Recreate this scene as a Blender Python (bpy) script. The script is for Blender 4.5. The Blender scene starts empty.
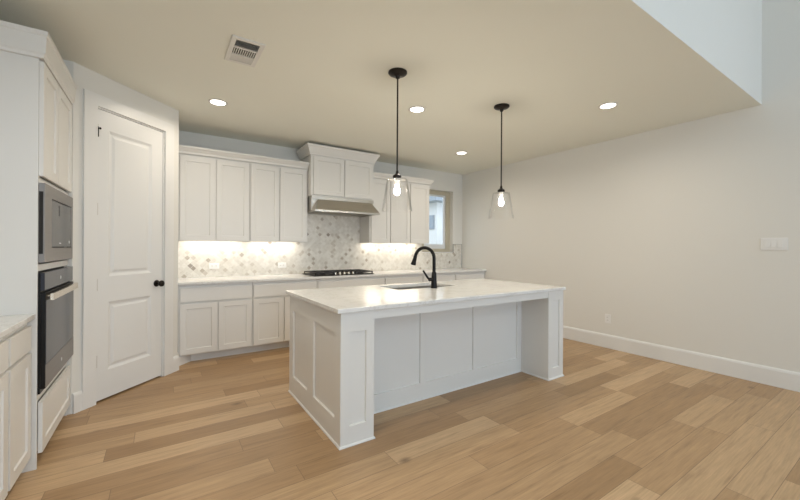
import bpy, bmesh, math, random
from mathutils import Matrix, Vector
random.seed(7)
R = math.radians
S = bpy.context.scene
COL = S.collection

# ------------------------------------------------------------------ camera, world, lights, exposure
cam_d = bpy.data.cameras.new('camera')
cam = bpy.data.objects.new('camera', cam_d)
COL.objects.link(cam)
cam_d.sensor_width = 36.0
cam_d.lens = 359.73 / 800 * 36
cam_d.shift_y = -(250 - 246.916) / 800
cam_d.clip_start = 0.05
cam.matrix_world = (Matrix.Translation((0, 0, 1.316)) @ Matrix.Rotation(-R(33.515), 4, 'Z')
                    @ Matrix.Rotation(R(90), 4, 'X') @ Matrix.Rotation(R(0.348), 4, 'Z'))
S.camera = cam

S.view_settings.view_transform = 'Standard'
S.view_settings.look = 'None'
S.view_settings.gamma = 1
S.view_settings.use_curve_mapping = False
S.view_settings.exposure = 0.0

world = bpy.data.worlds.new('world')
S.world = world
world.use_nodes = True
wb = world.node_tree.nodes['Background']
wb.inputs['Color'].default_value = (0.76, 0.87, 1.0, 1)
wb.inputs['Strength'].default_value = 2.2

def area(name, loc, rot, sx, sy, power, color, spread=180):
    d = bpy.data.lights.new(name, 'AREA')
    d.shape = 'RECTANGLE'; d.size = sx; d.size_y = sy
    d.energy = power; d.color = color; d.spread = R(spread)
    o = bpy.data.objects.new(name, d); COL.objects.link(o)
    o.location = loc; o.rotation_euler = rot
    return o

DAY = (0.61, 0.80, 1.0)
# daylight through the big living-room windows behind the camera (lower and upper row)
for wx in (0.2, 3.4):
    area('window_daylight', (wx, -4.45, 1.55), (R(90), 0, 0), 2.3, 2.0, 42, DAY)
    area('window_daylight', (wx, -4.45, 4.35), (R(90), 0, 0), 2.3, 1.7, 7, DAY)

# ------------------------------------------------------------------ materials
def mat(name, color=(0.8, 0.8, 0.8), rough=0.5, metal=0.0, emit=None, estr=0.0, spec=0.5, noise=0.0, nscale=8.0, bump=0.0, bscale=200.0):
    m = bpy.data.materials.new(name); m.use_nodes = True
    nt = m.node_tree; b = nt.nodes['Principled BSDF']
    b.inputs['Base Color'].default_value = (*color, 1)
    b.inputs['Roughness'].default_value = rough
    b.inputs['Metallic'].default_value = metal
    b.inputs['Specular IOR Level'].default_value = spec
    if emit:
        b.inputs['Emission Color'].default_value = (*emit, 1)
        b.inputs['Emission Strength'].default_value = estr
    tc = None
    if noise or bump:
        tc = nt.nodes.new('ShaderNodeNewGeometry')
    if noise:
        n = nt.nodes.new('ShaderNodeTexNoise'); n.inputs['Scale'].default_value = nscale
        n.inputs['Detail'].default_value = 4
        nt.links.new(tc.outputs['Position'], n.inputs['Vector'])
        r = nt.nodes.new('ShaderNodeMapRange')
        r.inputs['To Min'].default_value = 1 - noise; r.inputs['To Max'].default_value = 1 + noise
        nt.links.new(n.outputs['Fac'], r.inputs['Value'])
        mx = nt.nodes.new('ShaderNodeMix'); mx.data_type = 'RGBA'; mx.blend_type = 'MULTIPLY'
        mx.inputs['Factor'].default_value = 1
        mx.inputs['A'].default_value = (*color, 1)
        nt.links.new(r.outputs['Result'], mx.inputs['B'])
        nt.links.new(mx.outputs['Result'], b.inputs['Base Color'])
    if bump:
        n2 = nt.nodes.new('ShaderNodeTexNoise'); n2.inputs['Scale'].default_value = bscale
        nt.links.new(tc.outputs['Position'], n2.inputs['Vector'])
        bp = nt.nodes.new('ShaderNodeBump'); bp.inputs['Strength'].default_value = bump
        bp.inputs['Distance'].default_value = 0.002
        nt.links.new(n2.outputs['Fac'], bp.inputs['Height'])
        nt.links.new(bp.outputs['Normal'], b.inputs['Normal'])
    return m

class NT:
    """small helper for math node graphs"""
    def __init__(s, m): s.t = m.node_tree
    def n(s, kind, **kw):
        nd = s.t.nodes.new(kind)
        for k, v in kw.items(): setattr(nd, k, v)
        return nd
    def put(s, sock, v):
        if isinstance(v, bpy.types.NodeSocket): s.t.links.new(v, sock)
        else: sock.default_value = v
    def m(s, op, a, b=0.0, c=0.0):
        nd = s.n('ShaderNodeMath', operation=op)
        s.put(nd.inputs[0], a); s.put(nd.inputs[1], b); s.put(nd.inputs[2], c)
        return nd.outputs[0]
    def xyz(s, x, y, z=0.0):
        nd = s.n('ShaderNodeCombineXYZ')
        s.put(nd.inputs[0], x); s.put(nd.inputs[1], y); s.put(nd.inputs[2], z)
        return nd.outputs[0]
    def white(s, v):
        nd = s.n('ShaderNodeTexWhiteNoise', noise_dimensions='3D'); s.put(nd.inputs['Vector'], v)
        return nd.outputs['Value']
    def noise(s, v, scale, detail=3.0, rough=0.5):
        nd = s.n('ShaderNodeTexNoise'); s.put(nd.inputs['Vector'], v)
        nd.inputs['Scale'].default_value = scale; nd.inputs['Detail'].default_value = detail
        nd.inputs['Roughness'].default_value = rough
        return nd.outputs['Fac']
    def ramp(s, v, stops, interp='LINEAR'):
        nd = s.n('ShaderNodeValToRGB'); s.put(nd.inputs[0], v)
        cr = nd.color_ramp; cr.interpolation = interp
        while len(cr.elements) < len(stops): cr.elements.new(0.5)
        for e, (p, c) in zip(cr.elements, stops):
            e.position = p; e.color = (*c, 1)
        return nd.outputs[0]
    def mix(s, f, a, b, blend='MIX'):
        nd = s.n('ShaderNodeMix', data_type='RGBA', blend_type=blend)
        s.put(nd.inputs['Factor'], f)
        for k, v in (('A', a), ('B', b)):
            if isinstance(v, tuple): v = (*v, 1) if len(v) == 3 else v
            s.put(nd.inputs[k], v)
        return nd.outputs['Result']

def oak_floor():
    m = bpy.data.materials.new('oak_planks'); m.use_nodes = True
    g = NT(m); b = m.node_tree.nodes['Principled BSDF']
    geo = g.n('ShaderNodeNewGeometry'); sp = g.n('ShaderNodeSeparateXYZ')
    g.put(sp.inputs[0], geo.outputs['Position'])
    x, y = sp.outputs[0], sp.outputs[1]
    W = 0.165
    yw = g.m('DIVIDE', y, W); row = g.m('FLOOR', yw)
    r1 = g.white(g.xyz(row, 3.7, 1.1)); r2 = g.white(g.xyz(row, 9.2, 5.3))
    ln = g.m('MULTIPLY_ADD', r2, 0.9, 0.85)
    xl = g.m('DIVIDE', g.m('MULTIPLY_ADD', r1, 5.0, x), ln); col = g.m('FLOOR', xl)
    pid = g.xyz(row, col, 0.37)
    tone = g.white(pid); tone2 = g.white(g.xyz(col, row, 8.1))
    base = g.ramp(tone, [(0.0, (0.375, 0.232, 0.117)), (0.25, (0.450, 0.288, 0.153)), (0.7, (0.510, 0.337, 0.186)), (1.0, (0.60, 0.412, 0.240))])
    # grain stretched along the board, shifted per board
    gv = g.xyz(g.m('MULTIPLY_ADD', tone, 40.0, g.m('MULTIPLY', x, 1.3)), g.m('MULTIPLY_ADD', tone2, 30.0, g.m('MULTIPLY', y, 16.0)), tone)
    gr = g.noise(gv, 2.2, 6.0, 0.62)
    grc = g.ramp(gr, [(0.25, (0.66, 0.63, 0.60)), (0.45, (0.94, 0.93, 0.92)), (0.6, (1.04, 1.04, 1.04)), (0.8, (1.2, 1.2, 1.2))])
    c = g.mix(0.9, base, grc, 'MULTIPLY')
    fine = g.noise(g.xyz(g.m('MULTIPLY', x, 5.0), g.m('MULTIPLY', y, 130.0), tone), 1.0, 2.0)
    c = g.mix(0.55, c, g.ramp(fine, [(0.3, (0.8, 0.8, 0.8)), (0.7, (1.1, 1.1, 1.1))]), 'MULTIPLY')
    # knots
    vo = g.n('ShaderNodeTexVoronoi'); g.put(vo.inputs['Vector'], g.xyz(g.m('MULTIPLY', x, 0.62), y, 0.0)); vo.inputs['Scale'].default_value = 3.4
    kn = g.m('MULTIPLY', g.m('SUBTRACT', 1.0, g.m('MINIMUM', g.m('MULTIPLY', vo.outputs['Distance'], 8.5), 1.0)), g.m('GREATER_THAN', g.white(vo.outputs['Position']), 0.5))
    c = g.mix(g.m('MULTIPLY', kn, 0.8), c, (0.13, 0.075, 0.04))
    # seams
    fy = g.m('FRACT', yw); ey = g.m('MULTIPLY', g.m('MINIMUM', fy, g.m('SUBTRACT', 1.0, fy)), W)
    fx = g.m('FRACT', xl); ex = g.m('MULTIPLY', g.m('MINIMUM', fx, g.m('SUBTRACT', 1.0, fx)), ln)
    seam = g.m('LESS_THAN', g.m('MINIMUM', ey, ex), 0.0016)
    c = g.mix(g.m('MULTIPLY', seam, 0.6), c, (0.12, 0.075, 0.045))
    g.put(b.inputs['Base Color'], c)
    g.put(b.inputs['Roughness'], g.m('MULTIPLY_ADD', gr, 0.2, 0.30))
    b.inputs['Specular IOR Level'].default_value = 0.4
    bp = g.n('ShaderNodeBump'); bp.inputs['Strength'].default_value = 0.25; bp.inputs['Distance'].default_value = 0.002
    g.put(bp.inputs['Height'], g.m('SUBTRACT', gr, g.m('MULTIPLY', seam, 0.8)))
    g.put(b.inputs['Normal'], bp.outputs['Normal'])
    return m

def diamond_tile():
    m = bpy.data.materials.new('marble_diamond_mosaic'); m.use_nodes = True
    g = NT(m); b = m.node_tree.nodes['Principled BSDF']
    geo = g.n('ShaderNodeNewGeometry'); sp = g.n('ShaderNodeSeparateXYZ')
    g.put(sp.inputs[0], geo.outputs['Position'])
    K = 1 / (0.047 * math.sqrt(2))
    u = g.m('MULTIPLY', g.m('ADD', sp.outputs[0], sp.outputs[2]), K); v = g.m('MULTIPLY', g.m('SUBTRACT', sp.outputs[0], sp.outputs[2]), K)
    cu = g.m('FLOOR', u); cv = g.m('FLOOR', v)
    rnd = g.white(g.xyz(cu, cv, 1.7))
    fu = g.m('ABSOLUTE', g.m('SUBTRACT', g.m('FRACT', u), 0.5)); fv = g.m('ABSOLUTE', g.m('SUBTRACT', g.m('FRACT', v), 0.5))
    grout = g.m('GREATER_THAN', g.m('MAXIMUM', fu, fv), 0.472)
    px, pz = u, v
    c = g.ramp(rnd, [(0.0, (0.70, 0.665, 0.60)), (0.35, (0.76, 0.73, 0.67)), (0.68, (0.68, 0.645, 0.58)), (0.90, (0.58, 0.53, 0.46)), (0.955, (0.47, 0.42, 0.35)), (0.985, (0.34, 0.295, 0.245))], 'CONSTANT')
    vein = g.noise(g.xyz(g.m('MULTIPLY_ADD', rnd, 20.0, px), pz, rnd), 1.4, 5.0, 0.65)
    c = g.mix(0.6, c, g.ramp(vein, [(0.3, (0.78, 0.75, 0.71)), (0.5, (1, 1, 1)), (0.75, (1.06, 1.05, 1.03))]), 'MULTIPLY')
    c = g.mix(grout, c, (0.70, 0.67, 0.61))
    g.put(b.inputs['Base Color'], c)
    g.put(b.inputs['Roughness'], g.m('MULTIPLY_ADD', grout, 0.5, 0.22))
    return m

def quartz():
    m = bpy.data.materials.new('white_quartz'); m.use_nodes = True
    g = NT(m); b = m.node_tree.nodes['Principled BSDF']
    geo = g.n('ShaderNodeNewGeometry')
    v = g.noise(geo.outputs['Position'], 2.3, 8.0, 0.7)
    v2 = g.m('ABSOLUTE', g.m('SUBTRACT', v, 0.5))
    c = g.ramp(v2, [(0.0, (0.70, 0.68, 0.65)), (0.02, (0.79, 0.78, 0.76)), (0.2, (0.82, 0.81, 0.79))])
    g.put(b.inputs['Base Color'], c)
    b.inputs['Roughness'].default_value = 0.13
    b.inputs['Specular IOR Level'].default_value = 0.42
    return m

def steel(name, color, rough, sx=2.0, sz=300.0):
    m = bpy.data.materials.new(name); m.use_nodes = True
    g = NT(m); b = m.node_tree.nodes['Principled BSDF']
    geo = g.n('ShaderNodeNewGeometry'); mp = g.n('ShaderNodeMapping')
    g.put(mp.inputs['Vector'], geo.outputs['Position']); mp.inputs['Scale'].default_value = (sx, sx, sz)
    n = g.noise(mp.outputs['Vector'], 1.0, 2.0)
    b.inputs['Base Color'].default_value = (*color, 1); b.inputs['Metallic'].default_value = 1.0
    g.put(b.inputs['Roughness'], g.m('MULTIPLY_ADD', n, 0.12, rough - 0.06))
    return m

def clear_glass(name, tint=(1, 1, 1), ior=1.45):
    m = bpy.data.materials.new(name); m.use_nodes = True
    nt = m.node_tree; nt.nodes.clear(); g = NT(m)
    out = g.n('ShaderNodeOutputMaterial')
    tr = g.n('ShaderNodeBsdfTransparent'); tr.inputs[0].default_value = (*tint, 1)
    gl = g.n('ShaderNodeBsdfGlossy'); gl.inputs['Roughness'].default_value = 0.03
    lw = g.n('ShaderNodeLayerWeight'); lw.inputs['Blend'].default_value = 0.5
    fac = g.m('MULTIPLY_ADD', g.m('POWER', lw.outputs['Facing'], 2.6), 0.85, 0.05 * (ior - 1) / 0.5)
    mx = g.n('ShaderNodeMixShader')
    g.put(mx.inputs[0], fac); g.put(mx.inputs[1], tr.outputs[0]); g.put(mx.inputs[2], gl.outputs[0])
    g.put(out.inputs[0], mx.outputs[0])
    return m

M = dict(
    wall=mat('wall_paint', (0.77, 0.752, 0.705), 0.6, bump=0.05, bscale=160),
    ceil=mat('ceiling_paint', (0.84, 0.835, 0.745), 0.75, bump=0.06, bscale=140),
    trim=mat('white_trim_paint', (0.80, 0.79, 0.765), 0.35),
    cab=mat('white_cabinet_paint', (0.78, 0.762, 0.725), 0.38),
    door=mat('white_door_paint', (0.79, 0.785, 0.765), 0.35),
    dark=mat('dark_void', (0.02, 0.018, 0.016), 0.8),
    blackmetal=mat('oil_rubbed_bronze', (0.022, 0.018, 0.016), 0.32, 0.7),
    black=mat('matte_black', (0.008, 0.0075, 0.0075), 0.38, spec=0.22),
    iron=mat('cast_iron', (0.02, 0.017, 0.016), 0.55, noise=0.2, nscale=60),
    steel=steel('brushed_steel', (0.56, 0.53, 0.48), 0.30),
    steel_dark=steel('slate_steel', (0.26, 0.235, 0.215), 0.34),
    ovenglass=mat('dark_oven_glass', (0.04, 0.043, 0.055), 0.16, spec=0.22),
    microglass=mat('grey_microwave_glass', (0.05, 0.048, 0.047), 0.18, spec=0.25),
    handle=mat('warm_nickel', (0.78, 0.70, 0.58), 0.25, 1.0),
    plate=mat('white_plastic', (0.84, 0.83, 0.81), 0.3),
    vent=mat('white_vent_enamel', (0.74, 0.72, 0.67), 0.4),
    floor=oak_floor(), tile=diamond_tile(), quartz=quartz(),
    glass=clear_glass('shade_glass', (1.0, 1.0, 1.0), 1.25),
    pane=clear_glass('window_glass', (0.98, 0.99, 0.99), 1.25),
    vinyl=mat('almond_vinyl', (0.52, 0.47, 0.36), 0.4),
    vinylw=mat('pale_vinyl', (0.74, 0.76, 0.77), 0.4),
    lens=mat('lit_lens', (1, 1, 1), 0.4, emit=(1.0, 0.95, 0.88), estr=9.0),
    bulb=mat('frosted_lit_bulb', (1, 1, 1), 0.4, emit=(1.0, 0.90, 0.74), estr=240.0),
    led=mat('lit_led_bar', (1, 1, 1), 0.4, emit=(1.0, 0.93, 0.82), estr=7.0),
    sink=mat('white_sink_steel', (0.55, 0.54, 0.52), 0.28, 0.8),
    siding=mat('white_siding', (0.80, 0.80, 0.78), 0.6, noise=0.03, nscale=3),
    sidingblue=mat('grey_soffit', (0.34, 0.38, 0.42), 0.6),
    shingle=mat('grey_shingle', (0.20, 0.21, 0.23), 0.9, noise=0.3, nscale=30),
    fence=mat('cedar_fence', (0.42, 0.34, 0.25), 0.8, noise=0.25, nscale=12),
    ground=mat('dry_ground', (0.30, 0.29, 0.22), 0.9, noise=0.3, nscale=5),
    edge=mat('dark_edge_strip', (0.25, 0.245, 0.24), 0.35, 0.6),
    sky_glass=mat('far_window_glass', (0.30, 0.35, 0.40), 0.1),
    emblem=mat('pale_emblem', (0.75, 0.75, 0.75), 0.3, 0.6),
)

# ------------------------------------------------------------------ mesh helpers
WM = {}   # world matrix of every parented root
def box(bm, x0, x1, y0, y1, z0, z1):
    x0, x1 = min(x0, x1), max(x0, x1); y0, y1 = min(y0, y1), max(y0, y1); z0, z1 = min(z0, z1), max(z0, z1)
    v = [bm.verts.new(p) for p in ((x0, y0, z0), (x1, y0, z0), (x1, y1, z0), (x0, y1, z0), (x0, y0, z1), (x1, y0, z1), (x1, y1, z1), (x0, y1, z1))]
    for f in ((0, 3, 2, 1), (4, 5, 6, 7), (0, 1, 5, 4), (1, 2, 6, 5), (2, 3, 7, 6), (3, 0, 4, 7)):
        bm.faces.new([v[i] for i in f])

def prism(bm, pts, z0, z1):
    a = [bm.verts.new((p[0], p[1], z0)) for p in pts]; b = [bm.verts.new((p[0], p[1], z1)) for p in pts]
    n = len(pts)
    bm.faces.new(a[::-1]); bm.faces.new(b)
    for i in range(n): bm.faces.new((a[i], a[(i + 1) % n], b[(i + 1) % n], b[i]))

def hull8(bm, lo, hi):
    """two quads (lists of 4 points, same winding) joined to a solid"""
    a = [bm.verts.new(p) for p in lo]; b = [bm.verts.new(p) for p in hi]
    bm.faces.new(a[::-1]); bm.faces.new(b)
    for i in range(4): bm.faces.new((a[i], a[(i + 1) % 4], b[(i + 1) % 4], b[i]))

def shaker(bm, x0, x1, z0, z1, yf, yb, panels=None, rail=0.057, depth=0.009, bev=0.004):
    """slab facing -Y with recessed panels; panels = list of (px0,px1,pz0,pz1)"""
    if panels is None: panels = [(x0 + rail, x1 - rail, z0 + rail, z1 - rail)]
    xs = sorted({x0, x1, *[p for q in panels for p in q[:2]]}); zs = sorted({z0, z1, *[p for q in panels for p in q[2:]]})
    V = {}
    def vt(x, y, z):
        k = (round(x, 5), round(y, 5), round(z, 5))
        if k not in V: V[k] = bm.verts.new((x, y, z))
        return V[k]
    def quad(*p): bm.faces.new([vt(*q) for q in p])
    for i in range(len(xs) - 1):
        for j in range(len(zs) - 1):
            a, b, c, d = xs[i], xs[i + 1], zs[j], zs[j + 1]
            mx, mz = (a + b) / 2, (c + d) / 2
            if any(p[0] < mx < p[1] and p[2] < mz < p[3] for p in panels): continue
            quad((a, yf, c), (b, yf, c), (b, yf, d), (a, yf, d))
    for (a, b, c, d) in panels:
        e, y2 = bev, yf + depth
        A, B, C, D = (a, yf, c), (b, yf, c), (b, yf, d), (a, yf, d)
        a2, b2, c2, d2 = (a + e, y2, c + e), (b - e, y2, c + e), (b - e, y2, d - e), (a + e, y2, d - e)
        # corners of a panel may be split by neighbours' grid lines: use own verts on the sides
        for P, Q, q, p in ((A, B, b2, a2), (B, C, c2, b2), (C, D, d2, c2), (D, A, a2, d2)):
            bm.faces.new([bm.verts.new(t) for t in (P, Q, q, p)])
        bm.faces.new([bm.verts.new(t) for t in (a2, b2, c2, d2)])
    A, B, C, D = (x0, yf, z0), (x1, yf, z0), (x1, yf, z1), (x0, yf, z1)
    a, b, c, d = (x0, yb, z0), (x1, yb, z0), (x1, yb, z1), (x0, yb, z1)
    for q in ((B, A, a, b), (C, B, b, c), (D, C, c, d), (A, D, d, a), (b, a, d, c)):
        bm.faces.new([bm.verts.new(t) for t in q])

def sweep(bm, path, prof):
    """profile of (outward, z) swept along a level path; outward is to the right of travel"""
    n = len(path); rings = []
    for i, (x, y) in enumerate(path):
        ds = []
        if i > 0: ds.append((Vector(path[i]) - Vector(path[i - 1])).normalized())
        if i < n - 1: ds.append((Vector(path[i + 1]) - Vector(path[i])).normalized())
        ns = [Vector((d.y, -d.x)) for d in ds]
        if len(ns) == 2:
            s = (ns[0] + ns[1]); o = s / (1 + ns[0].dot(ns[1]))
        else: o = ns[0]
        rings.append([bm.verts.new((x + o.x * p, y + o.y * p, z)) for p, z in prof])
    k = len(prof)
    for a, b in zip(rings, rings[1:]):
        for i in range(k): bm.faces.new((a[i], b[i], b[(i + 1) % k], a[(i + 1) % k]))
    bm.faces.new(rings[0]); bm.faces.new(rings[-1][::-1])

def lathe(bm, prof, c=(0, 0, 0), n=32, axis='Z', closed=True):
    """(r,h) profile turned about an axis through c"""
    rings = []
    for r, h in prof:
        ring = []
        for i in range(n):
            t = 2 * math.pi * i / n
            p = (r * math.cos(t), r * math.sin(t), h)
            if axis == 'Y': p = (p[0], -p[2], p[1])      # h grows towards -Y
            if axis == 'X': p = (p[2], p[0], p[1])
            ring.append(bm.verts.new((p[0] + c[0], p[1] + c[1], p[2] + c[2])))
        rings.append(ring)
    for a, b in zip(rings, rings[1:]):
        for i in range(n): bm.faces.new((a[i], a[(i + 1) % n], b[(i + 1) % n], b[i]))
    if closed:
        bm.faces.new(rings[0][::-1]); bm.faces.new(rings[-1])

def tube(bm, pts, rad, n=16):
    """round tube along points; rad number or list"""
    pts = [Vector(p) for p in pts]
    if not isinstance(rad, (list, tuple)): rad = [rad] * len(pts)
    rings = []; up = None
    for i, p in enumerate(pts):
        d = (pts[min(i + 1, len(pts) - 1)] - pts[max(i - 1, 0)]).normalized()
        if up is None:
            up = Vector((0, 0, 1)) if abs(d.z) < 0.9 else Vector((1, 0, 0))
        u = (up - d * up.dot(d)).normalized(); w = d.cross(u); up = u
        rings.append([bm.verts.new(p + (u * math.cos(2 * math.pi * k / n) + w * math.sin(2 * math.pi * k / n)) * rad[i]) for k in range(n)])
    for a, b in zip(rings, rings[1:]):
        for k in range(n): bm.faces.new((a[k], a[(k + 1) % n], b[(k + 1) % n], b[k]))
    bm.faces.new(rings[0][::-1]); bm.faces.new(rings[-1])

def obj(name, bm, material, parent=None, M4=None, bevel=0.0, smooth=False, weld=True):
    if M4 is not None: bm.transform(M4)
    if weld: bmesh.ops.remove_doubles(bm, verts=bm.verts, dist=1e-5)
    bmesh.ops.recalc_face_normals(bm, faces=bm.faces)
    if parent is not None: bm.transform(WM[parent.name].inverted())
    me = bpy.data.meshes.new(name); bm.to_mesh(me); bm.free()
    me.materials.append(material)
    o = bpy.data.objects.new(name, me); COL.objects.link(o)
    if parent is not None:
        o.parent = parent; WM[o.name] = WM[parent.name]
    else: WM[o.name] = Matrix.Identity(4)
    if bevel:
        b = o.modifiers.new('bevel', 'BEVEL'); b.width = bevel; b.segments = 2; b.limit_method = 'ANGLE'; b.angle_limit = R(40)
    if smooth:
        for p in me.polygons: p.use_smooth = True
        try: me.set_sharp_from_angle(angle=R(38))
        except Exception: pass
    return o

def tag(o, label, cat=None, group=None, kind=None):
    o['label'] = label
    if cat: o['category'] = cat
    if group: o['group'] = group
    if kind: o['kind'] = kind
    return o

def thing(name, label, cat, loc=(0, 0, 0), rz=0.0, group=None, kind=None):
    o = bpy.data.objects.new(name, None); COL.objects.link(o)
    o.location = loc; o.rotation_euler = (0, 0, rz); o.empty_display_size = 0.1
    WM[o.name] = Matrix.Translation(loc) @ Matrix.Rotation(rz, 4, 'Z')
    return tag(o, label, cat, group, kind)

def B(): return bmesh.new()
def boxes(*bs):
    bm = B()
    for b in bs: box(bm, *b)
    return bm
def struct(name, bm, material, label, cat, **kw):
    return tag(obj(name, bm, material, **kw), label, cat, kind='structure')

def copy_tree(o, parent=None):
    c = o.copy(); COL.objects.link(c)
    if parent: c.parent = parent
    for ch in [k for k in COL.objects if k.parent == o]: copy_tree(ch, c)
    return c

# ------------------------------------------------------------------ dimensions
XL, XR, YB, YR = -1.25, 4.92, 5.22, -4.5       # left, right, back, rear walls
H, HT, YE = 2.74, 5.6, 0.993                   # kitchen ceiling, tall ceiling, edge of the low ceiling
CT = 0.914

# ------------------------------------------------------------------ room shell
struct('floor', boxes((XL - .15, XR + .15, YR - .15, YB + .15, -.1, 0)), M['floor'], 'wide plank oak floor running towards the right wall', 'floor')
struct('ceiling', boxes((XL, XR, YE + .12, YB + .1, H, H + .15), (XL, XR, YE, YE + .12, H, H + .001)), M['ceil'], 'low warm white kitchen ceiling', 'ceiling')
struct('wall_fascia', boxes((XL, XR, YE, YE + .12, H + .0012, HT)), M['wall'], 'white upper wall dropping to the edge of the low ceiling', 'wall')
struct('ceiling_upper', boxes((XL - .15, XR + .15, YR - .15, YE + .12, HT, HT + .1)), M['ceil'], 'high ceiling over the living area behind the camera', 'ceiling')
struct('wall_right', boxes((XR, XR + .15, YR - .15, YB + .25, 0, HT)), M['wall'], 'long plain off-white wall on the right', 'wall')
struct('wall_left', boxes((XL - .15, XL, YR - .15, YB + .25, 0, HT)), M['wall'], 'white wall behind the left cabinets', 'wall')
# back wall with the window opening
WX0, WX1, WZ0, WZ1 = 3.93, 4.68, 1.211, 2.385
struct('wall_back', boxes((XL, WX0, YB, YB + .15, 0, H), (WX1, XR, YB, YB + .15, 0, H), (WX0, WX1, YB, YB + .15, 0, WZ0), (WX0, WX1, YB, YB + .15, WZ1, H)),
       M['wall'], 'off-white back wall above the cabinets with a window at its right end', 'wall', weld=False)
# rear wall (behind the camera) with two rows of windows
rb = B(); xs = [XL, -0.95, 1.35, 2.25, 4.55, XR]; zs = [0, .55, 2.55, 3.5, 5.2, HT]
for i in range(5):
    for j in range(5):
        if i in (1, 3) and j in (1, 3): continue
        box(rb, xs[i], xs[i + 1], YR - .15, YR, zs[j], zs[j + 1])
struct('wall_rear', rb, M['wall'], 'living area wall with tall windows behind the camera', 'wall', weld=False)

# pantry: side wall, diagonal wall with door opening, return to the back wall
A0 = Vector((-.579, 3.739)); DU = Vector((math.sqrt(.5), math.sqrt(.5))); DN = Vector((-math.sqrt(.5), math.sqrt(.5)))
LD = 1.0225
def dp(s, d=0.0): p = A0 + DU * s + DN * d; return (p.x, p.y)
D0, D1, DH = .178, .838, 2.46
pb = B()
prism(pb, [(XL, 3.739), dp(0), dp(D0), dp(D0, .11), (-.625, 3.849), (XL, 3.849)], 0, H)
prism(pb, [dp(D1), dp(LD), (.144, YB), (.034, YB), (.034, 4.508), dp(D1, .11)], 0, H)
prism(pb, [dp(D0), dp(D1), dp(D1, .11), dp(D0, .11)], DH, H)
struct('wall_pantry', pb, M['wall'], 'angled white corner wall holding the pantry door', 'wall', weld=False)

# diagonal-wall frame: local x along the wall, -y into the room
MD = Matrix.Translation((A0.x, A0.y, 0)) @ Matrix.Rotation(R(45), 4, 'Z')
cs = B()
box(cs, D0 - .108, D0 - .004, -.018, 0, 0, DH + .10); box(cs, D1 + .004, D1 + .108, -.018, 0, 0, DH + .10)
box(cs, D0 - .004, D1 + .004, -.018, 0, DH + .004, DH + .10)
box(cs, D0, D0 + .008, 0, .11, 0, DH); box(cs, D1 - .008, D1, 0, .11, 0, DH); box(cs, D0, D1, 0, .11, DH - .008, DH)   # jamb lining
struct('trim_1', cs, M['trim'], 'flat white casing around the pantry door', 'trim', M4=MD, weld=False)

# pantry door
dr = thing('door_1', 'tall white two-panel pantry door with black knob, set in the angled wall', 'door', (*dp((D0 + D1) / 2), 0), R(45), kind='structure')
db = B()
x0, x1 = D0 + .010, D1 - .012; yf = .004
shaker(db, x0, x1, .016, DH - .012, yf, yf + .035, [(.285, .705, .250, .832), (.285, .705, 1.050, 2.292)], depth=.011, bev=.022)
dm = obj('door_leaf', db, M['door'], dr, MD)
pn = B()
for (pz0, pz1) in ((.250, .832), (1.050, 2.292)):     # raised fields
    hull8(pn, [(.320, yf + .0105, pz0 + .035), (.670, yf + .0105, pz0 + .035), (.670, yf + .0105, pz1 - .035), (.320, yf + .0105, pz1 - .035)],
          [(.338, yf + .004, pz0 + .053), (.652, yf + .004, pz0 + .053), (.652, yf + .004, pz1 - .053), (.338, yf + .004, pz1 - .053)])
obj('raised_panel', pn, M['door'], dm, MD)
kb = B(); kx, kz = D1 - .075, .943
lathe(kb, [(.001, -.004), (.031, -.004), (.033, .004), (.028, .010), (.013, .012), (.011, .035), (.014, .040), (.026, .048), (.031, .058), (.029, .068), (.020, .074), (.001, .075)], (kx, yf, kz), 24, 'Y')
tag(obj('door_knob', kb, M['blackmetal'], dr, MD, smooth=True), 'round black door knob on its rosette')
for i, hz in enumerate((2.268, 1.614, .986, .350)):
    hb = B(); lathe(hb, [(.006, -.05), (.006, .05)], (D0 + .002, -.012 + .016 - .010, hz), 10)
    hg = tag(obj('hinge', hb, M['steel'], dr, MD, smooth=True), 'steel hinge barrel')
    if i == 0:
        sb = B(); lathe(sb, [(.008, -.055), (.010, -.050), (.010, .020), (.008, .030)], (D0 + .002, -.006, hz), 12)
        tube(sb, [(D0 + .002, -.010, hz + .015), (D0 + .004, -.026, hz + .012), (D0 + .004, -.032, hz + .012)], [.006, .006, .010], 10)
        tag(obj('hinge_stop', sb, M['black'], hg, MD, smooth=True), 'black hinge pin door stop')

# baseboards
BP = [(0, 0), (.016, 0), (.016, .135), (.011, .150), (.006, .158), (0, .158)]
def base(name, paths, label, prof=BP):
    bm = B()
    for p in paths: sweep(bm, p, prof)
    return struct(name, bm, M['trim'], label, 'baseboard')
BR = [(0, 0), (.017, 0), (.017, .150), (.012, .168), (.006, .176), (0, .176)]
base('baseboard_right', [[(XR, 4.585), (XR, YR)]], 'tall white baseboard along the right wall', BR)
base('baseboard_pantry', [[dp(0.005), dp(D0 - .108)], [dp(D1 + .108), dp(LD), (.144, 4.585)]], 'short white baseboard beside the pantry door casing')
base('baseboard_left', [[(XL, YR), (XL, 1.85)]], 'white baseboard of the left wall behind the camera', BR)

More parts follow.
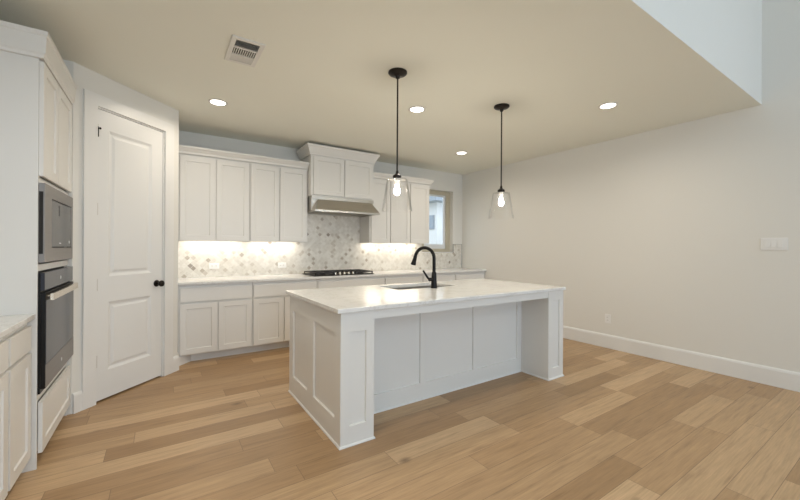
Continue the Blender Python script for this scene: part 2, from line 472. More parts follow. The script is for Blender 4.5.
# ------------------------------------------------------------------ window and what lies outside
w = thing('window_1', 'small almond framed window in the back wall beside the upper cabinets', 'window', ((WX0 + WX1) / 2, YB, WZ0), kind='structure')
def ring(bm, a, b, c, d, t, y0, y1):
    box(bm, a, a + t, y0, y1, c, d); box(bm, b - t, b, y0, y1, c, d); box(bm, a + t, b - t, y0, y1, c, c + t); box(bm, a + t, b - t, y0, y1, d - t, d)
wf = B(); fy0, fy1 = YB + .085, YB + .145; FS, FT = .110, .075
box(wf, WX0 + .002, WX0 + FS, fy0, fy1, WZ0 + .002, WZ1 - .002); box(wf, WX1 - FS, WX1 - .002, fy0, fy1, WZ0 + .002, WZ1 - .002)
box(wf, WX0 + FS, WX1 - FS, fy0, fy1, WZ0 + .002, WZ0 + FT); box(wf, WX0 + FS, WX1 - FS, fy0, fy1, WZ1 - FT, WZ1 - .002)
obj('window_frame', wf, M['vinyl'], w, weld=False)
ws = B(); a, b_, c_, d_ = WX0 + FS, WX1 - FS, WZ0 + FT, WZ1 - FT
box(ws, a, a + .046, YB + .10, YB + .13, c_, d_); box(ws, b_ - .046, b_, YB + .10, YB + .13, c_, d_)
box(ws, a + .046, b_ - .046, YB + .10, YB + .13, c_, c_ + .085); box(ws, a + .046, b_ - .046, YB + .10, YB + .13, d_ - .03, d_)
obj('sash', ws, M['vinylw'], w, weld=False)
obj('pane', boxes((a + .04, b_ - .04, YB + .112, YB + .118, c_ + .08, d_ - .025)), M['pane'], w)
obj('sill', boxes((WX0 + .004, WX1 - .004, YB + .003, YB + .084, WZ0 + .001, WZ0 + .014)), M['trim'], w, bevel=.003)

struct('ground', boxes((-6, 16, YB + .3, 26, -.35, -.2)), M['ground'], 'bare ground of the side yard outside the window', 'ground')
nh = thing('neighbor_house', 'white house with grey eave seen through the small window', 'house', (9.0, 10.5, -.2))
obj('wall', boxes((7.38, 13, 9.0, 16, -.2, 2.76)), M['siding'], nh)
obj('eave', boxes((7.0, 13.4, 8.6, 16, 2.76, 2.98)), M['sidingblue'], nh)
rf = B(); hull8(rf, [(7.0, 8.6, 2.99), (13.4, 8.6, 2.99), (13.4, 16, 2.99), (7.0, 16, 2.99)], [(9, 12.2, 4.9), (12, 12.2, 4.9), (12, 12.8, 4.9), (9, 12.8, 4.9)])
obj('roof', rf, M['shingle'], nh)
nw = obj('window', boxes((7.35, 7.379, 9.12, 9.40, 1.90, 2.36)), M['sidingblue'], nh)
obj('pane', boxes((7.34, 7.35, 9.15, 9.37, 1.93, 2.33)), M['sky_glass'], nw)
fe = B()
for i in range(40): box(fe, 3.0 + i * .15, 3.14 + i * .15, 7.6, 7.63, -.2, 1.16 + .01 * (i % 2))
tag(obj('fence', fe, M['fence'], weld=False), 'brown board fence outside below the small window', 'fence')

# ------------------------------------------------------------------ floor-standing cabinet builders
def cab(name, label, x0, x1, y_face, y_back, z0, z1, doors, drawers, cat='cabinet', group=None, M4=None, body_boxes=None, rail=0.057, root_z=0.0):
    """cabinet facing -Y in its own frame; doors and drawers are (x0,x1,z0,z1)"""
    c = Vector(((x0 + x1) / 2, (y_face + y_back) / 2, root_z)); rz = 0.0
    if M4 is not None: c = M4 @ c; rz = M4.to_euler().z
    t = thing(name, label, cat, tuple(c), rz, group)
    obj('body', boxes(*(body_boxes or [(x0, x1, y_face, y_back, z0, z1)])), M['cab'], t, M4, bevel=.0015, weld=not body_boxes)
    for d in doors:
        bm = B(); shaker(bm, *d, y_face - .021, y_face - .001, rail=rail)
        obj('door', bm, M['cab'], t, M4)
    for d in drawers:
        if d[3] - d[2] > .2:
            bm = B(); shaker(bm, *d, y_face - .021, y_face - .001, rail=rail)
            obj('drawer', bm, M['cab'], t, M4)
        else: obj('drawer', boxes((d[0], d[1], y_face - .021, y_face - .001, d[2], d[3])), M['cab'], t, M4, bevel=.002)
    return t

# base cabinets along the back wall (face frame at 4.62, doors in front of it)
FY = 4.621
DZ0, DZ1, WZa, WZb = .115, .672, .693, .846
cab('base_cabinet', 'white base cabinet with two doors and a wide drawer beside the pantry wall', .150, .918, FY, 5.2, .10, .883,
    [(.170, .537, DZ0, DZ1), (.551, .906, DZ0, DZ1)], [(.170, .906, WZa, WZb)])
cab('base_cabinet', 'two-door white base cabinet left of the cooktop, partly hidden by the island', .920, 1.728, FY, 5.2, .10, .883,
    [(.932, 1.288, DZ0, DZ1), (1.302, 1.716, DZ0, DZ1)], [(.932, 1.716, WZa, WZb)])
cab('base_cabinet', 'wide white base cabinet directly under the gas cooktop', 1.730, 2.778, FY, 5.2, .10, .883,
    [(1.742, 2.248, DZ0, DZ1), (2.262, 2.766, DZ0, DZ1)], [(1.742, 2.766, WZa, WZb)])
cab('base_cabinet', 'white base cabinet just right of the cooktop, behind the black faucet', 2.780, 3.486, FY, 5.2, .10, .883,
    [(2.792, 3.126, DZ0, DZ1), (3.140, 3.474, DZ0, DZ1)], [(2.792, 3.474, WZa, WZb)])
cab('base_cabinet', 'white base cabinet below the right upper cabinets and left end of the window', 3.488, 4.186, FY, 5.2, .10, .883,
    [(3.500, 3.830, DZ0, DZ1), (3.844, 4.174, DZ0, DZ1)], [(3.500, 4.174, WZa, WZb)])
cab('base_cabinet', 'white base cabinet at the end of the run against the right wall', 4.188, 4.915, FY, 5.2, .10, .883,
    [(4.200, 4.540, DZ0, DZ1), (4.554, 4.890, DZ0, DZ1)], [(4.200, 4.890, WZa, WZb)])
tk = B(); box(tk, .285, 4.915, 4.727, 4.745, 0, .10); prism(tk, [(.150, 4.588), (.285, 4.727), (.285, 4.745), (.150, 4.614)], 0, .10)
struct('trim_2', tk, M['trim'], 'white recessed toe kick board under the back base cabinets', 'trim', weld=False)
tag(obj('countertop', boxes((.146, 4.918, 4.575, 5.216, .884, CT)), M['quartz'], bevel=.004), 'long white quartz countertop along the back wall under the upper cabinets', 'countertop')

# backsplash tile, metal edge strips
Y1, Y2 = YB - .012, YB
bs = boxes((.146, WX0 - .001, Y1, Y2, CT + .001, 1.378), (1.692, 2.668, Y1, Y2, 1.378, 1.99), (WX0 - .001, WX1 + .001, Y1, Y2, CT + .001, WZ0 - .002), (WX1 + .001, 4.893, Y1, Y2, CT + .001, 1.370))
struct('wall_backsplash', bs, M['tile'], 'marble diamond mosaic backsplash with scattered grey and brown tiles', 'tile wall', weld=False)
es = boxes((4.894, 4.899, Y1 - .003, Y2 - .001, CT + .001, 1.376), (WX1 + .001, 4.894, Y1 - .003, Y2 - .001, 1.3705, 1.376), (WX1 - .004, WX1 + .001, Y1 - .003, Y2 - .001, WZ0, 1.376))
struct('trim_3', es, M['edge'], 'thin dark metal edge strip framing the tile right of the window', 'trim', weld=False)

# upper cabinets (bottoms set up behind a low front rail that hides the light bars)
def ubody(x0, x1): return [(x0, x1, 4.891, 5.205, 1.40, 2.44), (x0, x1, 4.891, 4.910, 1.376, 1.40), (x0, x0 + .014, 4.910, 5.205, 1.376, 1.40), (x1 - .014, x1, 4.910, 5.205, 1.376, 1.40)]
UY = 4.891
U0, U1 = 1.381, 2.362
cab('upper_cabinet', 'white two-door upper cabinet at the left end, against the pantry wall', .150, .931, UY, 5.205, 1.375, 2.44,
    [(.172, .538, U0, U1), (.552, .921, U0, U1)], [], body_boxes=ubody(.150, .931), root_z=1.375)
cab('upper_cabinet', 'white two-door upper cabinet between the leftmost uppers and the range hood', .933, 1.690, UY, 5.205, 1.375, 2.44,
    [(.945, 1.295, U0, U1), (1.311, 1.668, U0, U1)], [], body_boxes=ubody(.933, 1.690), root_z=1.375)
cab('upper_cabinet', 'white single-door upper cabinet right of the range hood, behind the left pendant', 2.670, 3.038, UY, 5.205, 1.375, 2.44,
    [(2.694, 3.030, U0, U1)], [], body_boxes=ubody(2.670, 3.038), root_z=1.375)
cab('upper_cabinet', 'white two-door upper cabinet next to the small window', 3.040, 3.840, UY, 5.205, 1.375, 2.44,
    [(3.050, 3.422, U0, U1), (3.438, 3.815, U0, U1)], [], body_boxes=ubody(3.040, 3.840), root_z=1.375)
CP = [(0, 2.375), (.022, 2.375), (.026, 2.392), (.030, 2.40), (.058, 2.448), (.062, 2.452), (.062, 2.474), (0, 2.474)]
cp1 = [(0, 2.385), (.022, 2.385), (.026, 2.392), (.030, 2.41), (.056, 2.448), (.062, 2.452), (.062, 2.474), (0, 2.474)]
bm = B(); sweep(bm, [(.148, UY - .001), (1.690, UY - .001)], cp1)
tag(obj('crown_molding', bm, M['cab']), 'white crown molding along the top of the left upper cabinets', 'molding')
bm = B(); sweep(bm, [(2.670, UY - .001), (3.841, UY - .001), (3.841, 5.2)], cp1)
tag(obj('crown_molding', bm, M['cab']), 'white crown molding on the right upper cabinets, turning the corner by the window', 'molding')
# taller hood cabinet with its own crown
HY = 4.771
hc = cab('hood_cabinet', 'taller white two-door cabinet standing proud above the steel range hood', 1.692, 2.668, HY, 5.205, 2.015, 2.60,
         [(1.728, 2.176, 2.030, 2.556), (2.192, 2.645, 2.030, 2.556)], [], root_z=2.015)
bm = B(); HP = [(.001, 2.572), (.016, 2.572), (.020, 2.590), (.026, 2.60), (.060, 2.672), (.070, 2.68), (.070, 2.705), (.001, 2.705)]
sweep(bm, [(1.692, 5.2), (1.692, HY), (2.668, HY), (2.668, 5.2)], HP)
obj('crown', bm, M['cab'], hc)
# LED bars below the uppers
for (lx0, lx1, lab) in ((.24, .86, 'lit slim light bar under the leftmost upper cabinet'), (1.00, 1.62, 'lit slim light bar under the upper cabinet left of the hood'), (2.71, 3.00, 'short lit light bar under the single-door cabinet right of the hood'), (3.09, 3.78, 'lit slim light bar under the upper cabinet next to the window')):
    tag(obj('light_bar', boxes((lx0, lx1, 5.10, 5.125, 1.386, 1.3985)), M['led']), lab, 'light bar', 'under-cabinet light bars')
    area('bar_glow', ((lx0 + lx1) / 2, 5.112, 1.383), (0, 0, 0), lx1 - lx0, .03, 2.5 * (lx1 - lx0), (1.0, .92, .80))

# ------------------------------------------------------------------ range hood
rh = thing('range_hood', 'stainless steel under-cabinet range hood with a sloped visor above the cooktop', 'range hood', (2.18, 4.98, 1.79))
HX0, HX1 = 1.70, 2.66
bm = boxes((HX0, HX1, 4.742, 4.765, 1.965, 2.012), (HX0, HX1, 4.765, 5.20, 1.81, 2.012))
obj('body', bm, M['steel'], rh, weld=False, bevel=.002)
bm = B()
hull8(bm, [(HX0 + .005, 4.615, 1.812), (HX1 + .035, 4.615, 1.812), (HX1 + .035, 4.764, 1.812), (HX0 + .005, 4.764, 1.812)],
      [(HX0 + .09, 4.735, 1.963), (HX1 - .04, 4.735, 1.963), (HX1 - .04, 4.764, 1.963), (HX0 + .09, 4.764, 1.963)])
obj('visor', bm, M['steel'], rh, bevel=.002)
bm = B(); ring_z = (1.788, 1.811)
box(bm, HX0, HX1 + .035, 4.612, 4.640, *ring_z); box(bm, HX0, HX1, 5.17, 5.20, *ring_z)
box(bm, HX0, HX0 + .025, 4.640, 5.17, *ring_z); box(bm, HX1 - .025, HX1, 4.640, 5.17, *ring_z)
obj('rim', bm, M['steel'], rh, weld=False)
for fx0 in (HX0 + .03, HX0 + .49):
    bm = boxes((fx0, fx0 + .44, 4.72, 5.16, 1.797, 1.8105))
    for i in range(14): box(bm, fx0 + .02 + i * .03, fx0 + .03 + i * .03, 4.735, 5.145, 1.793, 1.797)
    obj('filter', bm, M['steel'], rh, weld=False)
for lx in (HX0 + .22, HX1 - .20):
    bm = B(); lathe(bm, [(.001, 0), (.036, 0), (.036, -.012), (.030, -.016), (.001, -.016)], (lx, 4.682, 1.811), 20)
    tag(obj('lamp', bm, M['plate'], rh, smooth=True), 'small round frosted hood lamp')

# ------------------------------------------------------------------ gas cooktop
ck = thing('gas_cooktop', 'black gas cooktop with iron grates and steel knobs set on the back counter', 'cooktop', (2.155, 4.86, CT))
KX0, KX1, KY0, KY1 = 1.695, 2.615, 4.625, 5.11
obj('tray', boxes((KX0, KX1, KY0, KY1, CT + .001, CT + .012)), M['black'], ck, bevel=.004)
gw = (KX1 - KX0 - .03) / 3
for i in range(3):
    gx0 = KX0 + .015 + i * gw + .004; gx1 = gx0 + gw - .008
    gy0 = KY0 + (.115 if i == 1 else .02); gy1 = KY1 - .02
    g0, g1 = CT + .034, CT + .048
    bm = B(); bar = .012
    box(bm, gx0, gx1, gy0, gy0 + bar, g0, g1); box(bm, gx0, gx1, gy1 - bar, gy1, g0, g1)
    box(bm, gx0, gx0 + bar, gy0, gy1, g0, g1); box(bm, gx1 - bar, gx1, gy0, gy1, g0, g1)
    mxx = (gx0 + gx1) / 2; box(bm, mxx - .006, mxx + .006, gy0, gy1, g0 + .002, g1 + .002)
    for q in (.25, .5, .75):
        yy = gy0 + (gy1 - gy0) * q; box(bm, gx0, gx1, yy - .006, yy + .006, g0 + .001, g1 + .001)
    for px in (gx0 + .006, gx1 - .006):
        for py in (gy0 + .006, gy1 - .006): box(bm, px - .006, px + .006, py - .006, py + .006, CT + .012, g0)
    obj('grate', bm, M['iron'], ck, weld=False)
    for by in ((.25, .75) if i != 1 else (.5,)):
        bm = B(); r = .036 if i != 1 else .055
        lathe(bm, [(.001, .012), (r + .012, .012), (r + .010, .020), (r, .022), (r, .028), (r - .006, .032), (.001, .032)], (mxx, gy0 + (gy1 - gy0) * by, CT), 20)
        obj('burner', bm, M['iron'], ck, smooth=True)
for i in range(5):
    bm = B(); lathe(bm, [(.001, .012), (.022, .012), (.022, .016), (.018, .018), (.016, .040), (.013, .043), (.001, .043)], (2.155 + (i - 2) * .068, KY0 + .052, CT), 18)
    tag(obj('knob', bm, M['handle'], ck, smooth=True), 'steel control knob')

# ------------------------------------------------------------------ tall oven cabinet on the left
TX, TY0, TW = -.605, 2.925, .812
MT = Matrix.Translation((TX, TY0, 0)) @ Matrix.Rotation(R(90), 4, 'Z')     # local x = world Y, local y = towards the left wall
tb = [(0, .012, 0, .63, 0, 2.45), (TW - .012, TW, 0, .63, 0, 2.45), (.012, TW - .012, .61, .63, 0, 2.45),
      (.012, TW - .012, 0, .61, 2.42, 2.45), (.012, TW - .012, 0, .61, 1.682, 1.715), (.012, TW - .012, 0, .61, 1.160, 1.200), (.012, TW - .012, 0, .61, .395, .430),
      (.012, .045, .0, .02, 1.715, 2.42), (TW - .045, TW - .012, 0, .02, 1.715, 2.42), (.012, TW - .012, .02, .04, 1.715, 2.42), (.012, TW - .012, .02, .04, .06, .395), (.012, TW - .012, .06, .08, 0, .06)]
tc = cab('oven_cabinet', 'tall white cabinet holding the microwave and wall oven at the left edge', 0, TW, 0, .63, 0, 2.45,
         [(.006, .366, 1.722, 2.395), (.374, TW - .006, 1.722, 2.395)], [(.020, TW - .008, .085, .385)], M4=MT, body_boxes=tb, rail=.062)
bm = B(); TP = [(0, 2.405), (.022, 2.405), (.026, 2.42), (.034, 2.43), (.040, 2.525), (.046, 2.53), (.046, 2.555), (0, 2.555)]
sweep(bm, [(-1.245, TY0 - .001), (TX + .001, TY0 - .001), (TX + .001, 3.736)], TP)
obj('crown', bm, M['cab'], tc)

mw = thing('microwave', 'built-in slate grey microwave above the wall oven in the tall cabinet', 'microwave', (TX, TY0 + TW / 2, 1.205), R(90))
obj('case', boxes((.02, TW - .02, .02, .45, 1.203, 1.678)), M['black'], mw, MT)
bm = B(); fr0, fr1, fz0, fz1 = .003, TW - .004, 1.212, 1.680
sx = [(fr0, .175), (TW - .055, fr1)]
box(bm, fr0, .170, -.028, -.002, fz0, fz1); box(bm, TW - .060, fr1, -.028, -.002, fz0, fz1)
box(bm, .170, TW - .060, -.028, -.002, fz0, fz0 + .085); box(bm, .170, TW - .060, -.028, -.002, fz1 - .075, fz1)
tf = obj('trim_frame', bm, M['steel_dark'], mw, MT, weld=False)
obj('vent_slot', boxes((fr0 - .0012, fr0 + .001, -.022, -.004, fz0 + .05, fz1 - .05)), M['dark'], tf, MT)
bm = boxes((.176, TW - .066, -.026, .0, fz0 + .091, fz1 - .081))
md = obj('door', bm, M['microglass'], mw, MT, bevel=.002)
obj('display', boxes((.370, .395, -.0268, -.0259, fz1 - .17, fz1 - .10)), M['black'], md, MT)
bm = B(); lathe(bm, [(.001, 0), (.011, 0), (.011, .002), (.001, .002)], (TW - .125, -.026, fz0 + .125), 16, 'Y')
tag(obj('emblem', bm, M['emblem'], md, MT, smooth=True), 'small round pale emblem')
bm = boxes((.38, .43, -.0268, -.0259, fz0 + .112, fz0 + .118))
obj('badge', bm, M['emblem'], md, MT)

ov = thing('wall_oven', 'built-in wall oven with dark glass door and pale bar handle, below the microwave', 'oven', (TX, TY0 + TW / 2, .435), R(90))
oz0, oz1 = .437, 1.150
obj('case', boxes((.02, TW - .02, .02, .55, .433, 1.157)), M['black'], ov, MT)
obj('front_frame', boxes((.004, TW - .005, -.012, -.002, oz0, oz1)), M['black'], ov, MT)
cpn = obj('control_panel', boxes((.004, TW - .005, -.030, -.012, 1.045, oz1)), M['ovenglass'], ov, MT, bevel=.002)
bm = B(); lathe(bm, [(.001, 0), (.012, 0), (.012, .0015), (.001, .0015)], (TW * .5, -.030, 1.095), 16, 'Y')
tag(obj('emblem', bm, M['emblem'], cpn, MT, smooth=True), 'small round pale emblem')
od = obj('door', boxes((.004, TW - .005, -.034, -.012, .465, 1.032)), M['black'], ov, MT, bevel=.002)
obj('window', boxes((.010, TW - .011, -.036, -.0338, .605, .985)), M['ovenglass'], od, MT)
obj('lower_band', boxes((.006, TW - .007, -.0365, -.0338, .468, .603)), M['steel_dark'], od, MT)
bm = B(); lathe(bm, [(.001, 0), (.012, 0), (.012, .0015), (.001, .0015)], (TW * .5, -.0365, .535), 16, 'Y')
tag(obj('emblem', bm, M['emblem'], od, MT, smooth=True), 'small round pale emblem')
bm = B(); box(bm, .02, TW - .04, -.066, -.052, .985, 1.025)
for hx in (.07, TW - .07): tube(bm, [(hx, -.034, 1.005), (hx, -.056, 1.005)], .009, 10)
tag(obj('handle', bm, M['handle'], od, MT, smooth=True, weld=False), 'pale metal bar handle')

# left run of base cabinets towards the camera
ML = Matrix.Translation((-.645, 0, 0)) @ Matrix.Rotation(R(90), 4, 'Z')
lb = lambda a, b: [(a, b, 0, .58, .085, .883), (a, b, .06, .58, 0, .085)]
cab('base_cabinet', 'narrow white base cabinet with one drawer and door, against the tall oven cabinet', 2.545, 2.920, 0, .58, .08, .883,
    [(2.560, 2.905, .090, .690)], [(2.560, 2.905, .708, .848)], M4=ML, body_boxes=lb(2.545, 2.920), rail=.062)
cab('base_cabinet', 'white base cabinet cut off by the left edge of the picture', 1.86, 2.543, 0, .58, .08, .883,
    [(1.872, 2.195, .090, .690), (2.205, 2.530, .090, .690)], [(1.872, 2.530, .708, .848)], M4=ML, body_boxes=lb(1.86, 2.543), rail=.062)
tag(obj('countertop', boxes((-1.246, -.612, 1.85, 2.922, .884, CT)), M['quartz'], bevel=.003), 'white countertop at the left edge ending against the tall oven cabinet', 'countertop')

# ------------------------------------------------------------------ island
IX0, IX1, IY0, IY1 = .971, 3.447, 2.156, 3.274
isl = thing('kitchen_island', 'white panelled kitchen island base with two square legs on the oak floor', 'island', ((IX0 + IX1) / 2, (IY0 + IY1) / 2, 0))
LWD = .249; BPY = 2.477
# core with a void for the sink
obj('body', boxes((IX0 + .02, 1.80, BPY + .02, IY1 - .021, 0, .883), (2.63, IX1 - .02, BPY + .02, IY1 - .021, 0, .883), (1.80, 2.63, BPY + .02, IY1 - .021, 0, .60), (1.80, 2.63, BPY + .02, 2.76, .60, .883), (1.80, 2.63, 3.23, IY1 - .021, .60, .883)), M['cab'], isl, weld=False)
# left end: framed side with two panels (faces -X)
MS = Matrix.Translation((IX0, IY1, 0)) @ Matrix.Rotation(R(-90), 4, 'Z')     # local x = -Y
LS = IY1 - IY0
sp = lambda y1, y0: (IY1 - y1, IY1 - y0, .165, .745)
bm = B(); shaker(bm, 0, LS - .0005, 0, .883, 0, .0195, [sp(3.170, 2.800), sp(2.660, 2.255)], depth=.014)
obj('side_panel', bm, M['cab'], isl, MS)
MS2 = Matrix.Translation((IX1, IY0, 0)) @ Matrix.Rotation(R(90), 4, 'Z')
bm = B(); shaker(bm, 0.0005, LS, 0, .883, 0, .0195, [(.10, .47, .165, .745), (.61, 1.0, .165, .745)], depth=.010)
obj('side_panel', bm, M['cab'], isl, MS2)
# legs
for (lx0, lx1, pa, pb_, pz0, pz1) in ((IX0 + .0005, IX0 + LWD, 1.034, 1.160, .130, .752), (IX1 - LWD, IX1 - .0005, 3.262, 3.385, .110, .790)):
    bm = B(); shaker(bm, lx0, lx1, 0, .883, IY0, IY0 + .02, [(pa, pb_, pz0, pz1)], depth=.014)
    if lx0 < 2: box(bm, IX0 + .02, lx1, IY0 + .02, BPY + .0195, 0, .883)
    else: box(bm, lx0, IX1 - .02, IY0 + .02, BPY + .0195, 0, .883)
    obj('leg', bm, M['cab'], isl, weld=False)
# seating-side back panel, three recessed fields
bx0, bx1 = IX0 + LWD + .0005, IX1 - LWD - .0005
bm = B(); shaker(bm, bx0, bx1, 0, .883, BPY, BPY + .0195, [(bx0 + .06, 1.858, .142, .83), (1.918, 2.488, .142, .83), (2.548, 3.130, .142, .83)], depth=.013)
obj('back_panel', bm, M['cab'], isl)
obj('apron', boxes((bx0, bx1, IY0 + .004, IY0 + .024, .820, .883)), M['cab'], isl)
# working side
bm = B(); shaker(bm, IX0 + .001, IX1 - .001, .10, .883, -IY1, -IY1 + .0195, [(1.03 + i * .60, 1.56 + i * .60, .17, .82) for i in range(4)])
obj('front_panel', bm, M['cab'], isl, Matrix.Rotation(R(180), 4, 'Z') @ Matrix.Translation((-(IX0 + IX1), 0, 0)))
SH = [(0, 0), (.009, 0), (.009, .006), (.006, .012), (0, .014)]
bm = B(); sweep(bm, [(IX0, IY1), (IX0, IY0), (IX0 + LWD, IY0), (IX0 + LWD, BPY), (IX1 - LWD, BPY), (IX1 - LWD, IY0), (IX1, IY0), (IX1, IY1)], SH)
tag(obj('shoe_molding', bm, M['trim'], isl), 'thin white shoe molding at the floor')

# island countertop with sink cut-out
CX0, CX1, CY0, CY1 = .942, 3.462, 2.138, 3.300
KX, KXX, KY, KYY = 1.850, 2.590, 2.815, 3.190
bm = B()
def ringface(z, flip):
    o = [(CX0, CY0), (CX1, CY0), (CX1, CY1), (CX0, CY1)]; i = [(KX, KY), (KXX, KY), (KXX, KYY), (KX, KYY)]
    for k in range(4):
        q = [o[k], o[(k + 1) % 4], i[(k + 1) % 4], i[k]]
        bm.faces.new([bm.verts.new((*p, z)) for p in q])
ringface(.884, 0); ringface(CT, 1)
for loop in ([(CX0, CY0), (CX1, CY0), (CX1, CY1), (CX0, CY1)], [(KX, KY), (KXX, KY), (KXX, KYY), (KX, KYY)]):
    for k in range(4):
        p, q = loop[k], loop[(k + 1) % 4]
        bm.faces.new([bm.verts.new(t) for t in ((*p, .884), (*q, .884), (*q, CT), (*p, CT))])
tag(obj('countertop', bm, M['quartz'], bevel=.004), 'polished white quartz island countertop with an undermount sink', 'countertop')

# sink bowl
sk = thing('sink', 'undermount steel sink bowl in the island countertop', 'sink', ((KX + KXX) / 2, (KY + KYY) / 2, .66))
bm = B(); t = .006; e = .004; z0, z1 = .665, .8835
X0, X1, Ya, Yb_ = KX - e, KXX + e, KY - e, KYY + e
box(bm, X0 - t, X1 + t, Ya - t, Yb_ + t, z0 - t, z0)
box(bm, X0 - t, X0, Ya, Yb_, z0, z1); box(bm, X1, X1 + t, Ya, Yb_, z0, z1); box(bm, X0 - t, X1 + t, Ya - t, Ya, z0, z1); box(bm, X0 - t, X1 + t, Yb_, Yb_ + t, z0, z1)
obj('bowl', bm, M['sink'], sk, weld=False)
bm = B(); lathe(bm, [(.001, 0), (.045, 0), (.045, .003), (.034, .001), (.001, .001)], ((KX + KXX) / 2, (KY + KYY) / 2 + .05, z0 + .0005), 24)
obj('drain', bm, M['steel'], sk, smooth=True)

# faucet
fx, fy = 2.232, 2.762
fc = thing('faucet', 'matte black gooseneck pull-down faucet beside the island sink', 'faucet', (fx, fy, CT))
bm = B(); lathe(bm, [(.001, .0005), (.032, .0005), (.032, .006), (.030, .012), (.028, .05), (.025, .11), (.023, .150), (.019, .158), (.001, .158)], (fx, fy, CT), 24)
obj('body', bm, M['black'], fc, smooth=True)
d = Vector((-.1, .2, 0)).normalized(); rr = .104
pts = [(fx, fy, CT + .15), (fx, fy, CT + .22)]
zc = CT + .395 - rr
pts.append((fx, fy, zc - .02))
for k in range(0, 17):
    a = math.pi * k / 16 * 0.94
    c = Vector((fx, fy, zc)) + d * (rr - rr * math.cos(a)) + Vector((0, 0, rr * math.sin(a)))
    pts.append(tuple(c))
pe = Vector(pts[-1]); dd = (Vector(pts[-1]) - Vector(pts[-2])).normalized()
bm = B(); tube(bm, pts, .0165, 16)
obj('neck', bm, M['black'], fc, smooth=True)
bm = B(); tube(bm, [pe - dd * .002, pe + dd * .02, pe + dd * .06, pe + dd * .085, pe + dd * .092], [.0175, .019, .022, .027, .0255], 18)
obj('spray_head', bm, M['black'], fc, smooth=True)
hdv = Vector((-.98, .2, 0)).normalized()
bm = B(); c0 = Vector((fx, fy, CT + .085))
tube(bm, [c0 + hdv * .012, c0 + hdv * .052, c0 + hdv * .058], [.018, .018, .014], 14)
tube(bm, [c0 + hdv * .046, c0 + hdv * .068 + Vector((0, 0, .018)), c0 + hdv * .118 + Vector((0, 0, .088))], [.012, .0105, .009], 12)
obj('lever', bm, M['black'], fc, smooth=True, weld=False)

# ------------------------------------------------------------------ ceiling fittings
def pendant(loc, label):
    p = thing('pendant_light', label, 'pendant light', loc, 0, 'clear glass pendants above the island')
    c = Vector(loc)
    bm = B(); lathe(bm, [(.001, -.0005), (.077, -.0005), (.077, -.010), (.070, -.018), (.045, -.027), (.022, -.031), (.019, -.034), (.017, -.050), (.008, -.056), (.001, -.056)], c, 32)
    obj('canopy', bm, M['blackmetal'], p, smooth=True)
    c.z -= .014
    bm = B(); lathe(bm, [(.0065, -.80), (.0065, -.036)], c, 14)
    obj('rod', bm, M['blackmetal'], p, smooth=True)
    bm = B(); lathe(bm, [(.001, -.79), (.010, -.79), (.013, -.812), (.024, -.822), (.035, -.830), (.036, -.858), (.001, -.858)], c, 24)
    sc = obj('socket_cap', bm, M['blackmetal'], p, smooth=True)
    bm = B(); lathe(bm, [(.001, -.866), (.020, -.866), (.020, -.905), (.001, -.905)], c, 20)
    obj('socket', bm, M['plate'], sc, smooth=True)
    bm = B()
    lathe(bm, [(.030, -.8585), (.080, -.8595), (.0835, -.863), (.0850, -.868), (.124, -1.112), (.1255, -1.117), (.1195, -1.117), (.1180, -1.112), (.0800, -.869), (.0795, -.8645), (.030, -.8635)], c, 48, closed=False)
    obj('shade', bm, M['glass'], p, smooth=True)
    bm = B(); lathe(bm, [(.001, -.900), (.013, -.903), (.014, -.912), (.018, -.928), (.0235, -.948), (.025, -.962), (.022, -.977), (.013, -.987), (.001, -.990)], c, 24)
    tag(obj('bulb', bm, M['bulb'], p, smooth=True), 'lit frosted bulb')
    return p
pendant((1.596, 2.459, H), 'left black pendant with flared clear glass shade, hanging over the island end nearest the pantry')
pendant((2.848, 2.461, H), 'right black pendant with flared clear glass shade, hanging farther along the island')

def downlight(loc, label):
    p = thing('recessed_light', label, 'recessed light', loc, 0, 'recessed ceiling lights')
    c = Vector(loc)
    bm = B(); lathe(bm, [(.068, -.0005), (.090, -.0005), (.090, -.004), (.084, -.008), (.070, -.007), (.066, -.004)], c, 36, closed=False)
    obj('trim_ring', bm, M['vent'], p, smooth=True)
    bm = B(); lathe(bm, [(.001, -.0045), (.069, -.0045), (.069, -.001), (.001, -.001)], c, 32)
    obj('lens', bm, M['lens'], p, smooth=True)
    d = bpy.data.lights.new('downlight', 'AREA'); d.shape = 'DISK'; d.size = .13; d.energy = 7.2; d.color = (1.0, .895, .745); d.spread = R(160)
    lo = bpy.data.objects.new('downlight', d); COL.objects.link(lo); lo.location = (loc[0], loc[1], loc[2] - .012)
downlight((.458, 3.975, H), 'round lit recessed ceiling light nearest the pantry door')
downlight((.458, 1.852, H), 'round lit recessed ceiling light nearest the tall oven cabinet')
downlight((.10, 1.05, H), 'added unseen recessed light brightening the floor and aisle left of the island')  # extra fixture out of view, added to lift the left floor and aisle
downlight((2.192, 3.007, H), 'round lit recessed ceiling light between the two pendants')
downlight((3.759, 4.013, H), 'small round lit recessed ceiling light near the window corner')
downlight((3.706, 1.852, H), 'round lit recessed ceiling light nearest the right wall')

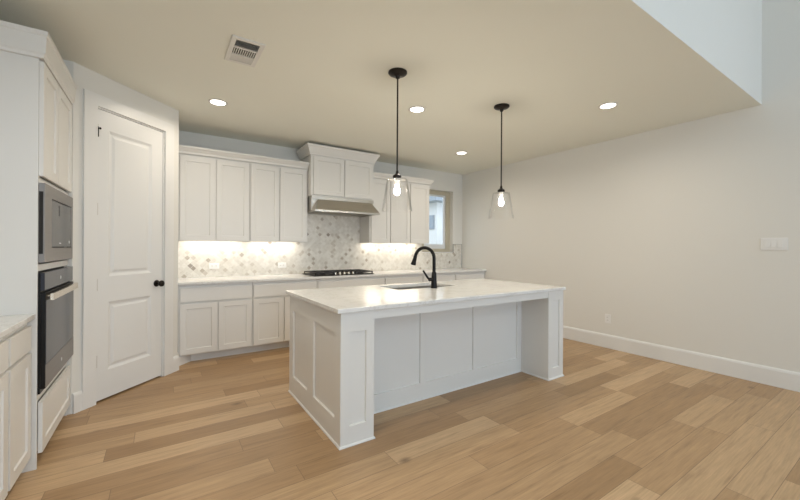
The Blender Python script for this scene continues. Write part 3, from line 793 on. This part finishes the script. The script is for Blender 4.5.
# air register
vt_ = thing('air_vent', 'white ceiling air vent with three banks of louvers left of the pendants', 'air vent', (.497, 2.835, H))
VX0, VX1, VY0, VY1 = .390, .604, 2.648, 3.020
bm = B(); f = .030; za, zb = H - .010, H - .0005
box(bm, VX0, VX0 + f, VY0, VY1, za, zb); box(bm, VX1 - f, VX1, VY0, VY1, za, zb); box(bm, VX0 + f, VX1 - f, VY0, VY0 + f, za, zb); box(bm, VX0 + f, VX1 - f, VY1 - f, VY1, za, zb)
y_a, y_b = VY0 + .135, VY0 + .248
box(bm, VX0 + f, VX1 - f, y_a - .007, y_a + .007, za, zb); box(bm, VX0 + f, VX1 - f, y_b - .007, y_b + .007, za, zb)
obj('frame', bm, M['vent'], vt_, weld=False)
obj('duct', boxes((VX0 + f, VX1 - f, VY0 + f, VY1 - f, H - .0018, H - .0006)), M['dark'], vt_)
def slat_x(y, tilt):
    bm = B(); dy, dz = .006 * math.cos(tilt), .006 * math.sin(tilt); zc = H - .006
    hull8(bm, [(VX0 + f, y - dy, zc - dz), (VX1 - f, y - dy, zc - dz), (VX1 - f, y + dy, zc + dz), (VX0 + f, y + dy, zc + dz)],
          [(VX0 + f, y - dy, zc - dz + .0008), (VX1 - f, y - dy, zc - dz + .0008), (VX1 - f, y + dy, zc + dz + .0008), (VX0 + f, y + dy, zc + dz + .0008)])
    return bm
n = 7
for i in range(n):
    obj('louver', slat_x(VY0 + f + .006 + i * (y_a - .007 - VY0 - f - .006) / n, R(38)), M['vent'], vt_)
    obj('louver', slat_x(y_b + .011 + i * (VY1 - f - y_b - .011) / n, R(-38)), M['vent'], vt_)
for i in range(10):
    x = VX0 + f + .010 + i * (VX1 - VX0 - 2 * f - .012) / 9.6
    obj('louver', boxes((x - .003, x + .003, y_a + .007, y_b - .007, H - .009, H - .003)), M['vent'], vt_)

# ------------------------------------------------------------------ wall plates
def gang(name, label, cat, c, wd, ht, n, M4, kind):
    t = thing(name, label, cat, tuple(M4 @ Vector((0, 0, c))), M4.to_euler().z)
    obj('plate', boxes((-wd / 2, wd / 2, -.0072, -.0005, c - ht / 2, c + ht / 2)), M['plate'], t, M4, bevel=.003)
    for i in range(n):
        x = (i - (n - 1) / 2) * (.046 if kind == 'rocker' else .0)
        if kind == 'rocker':
            bm = B(); box(bm, x - .0165, x + .0165, -.009, -.007, c - .033, c + .033)
            hull8(bm, [(x - .015, -.009, c - .031), (x + .015, -.009, c - .031), (x + .015, -.009, c + .031), (x - .015, -.009, c + .031)],
                  [(x - .015, -.015, c - .031), (x + .015, -.015, c - .031), (x + .015, -.0095, c + .031), (x - .015, -.0095, c + .031)])
            obj('rocker', bm, M['plate'], t, M4, weld=False)
    if kind == 'duplex':
        for s in (-1, 1):
            horiz = wd > ht
            cx, cz = (s * .020, c) if horiz else (0, c + s * .020)
            bm = B(); box(bm, cx - .0165, cx + .0165, -.0095, -.007, cz - .014, cz + .014)
            rc = obj('receptacle', bm, M['plate'], t, M4, bevel=.002)
            obj('slot', boxes((cx - .008, cx - .005, -.0102, -.0094, cz - .004, cz + .006), (cx + .005, cx + .008, -.0102, -.0094, cz - .004, cz + .006)), M['dark'], rc, M4, weld=False)
    return t
MR = lambda y: Matrix.Translation((XR, y, 0)) @ Matrix.Rotation(R(-90), 4, 'Z')
gang('light_switch', 'white three-gang rocker switch plate on the right wall', 'light switch', 1.366, .185, .118, 3, MR(.900), 'rocker')
gang('wall_outlet', 'white duplex outlet low on the right wall above the baseboard', 'outlet', .385, .074, .118, 2, MR(2.443), 'duplex')
MBk = lambda x: Matrix.Translation((x, Y1, 0))
gang('wall_outlet', 'pale sideways outlet on the backsplash below the leftmost upper cabinet', 'outlet', 1.055, .118, .074, 2, MBk(.565), 'duplex')
gang('wall_outlet', 'pale sideways outlet on the backsplash just left of the cooktop', 'outlet', 1.045, .118, .074, 2, MBk(1.43), 'duplex')
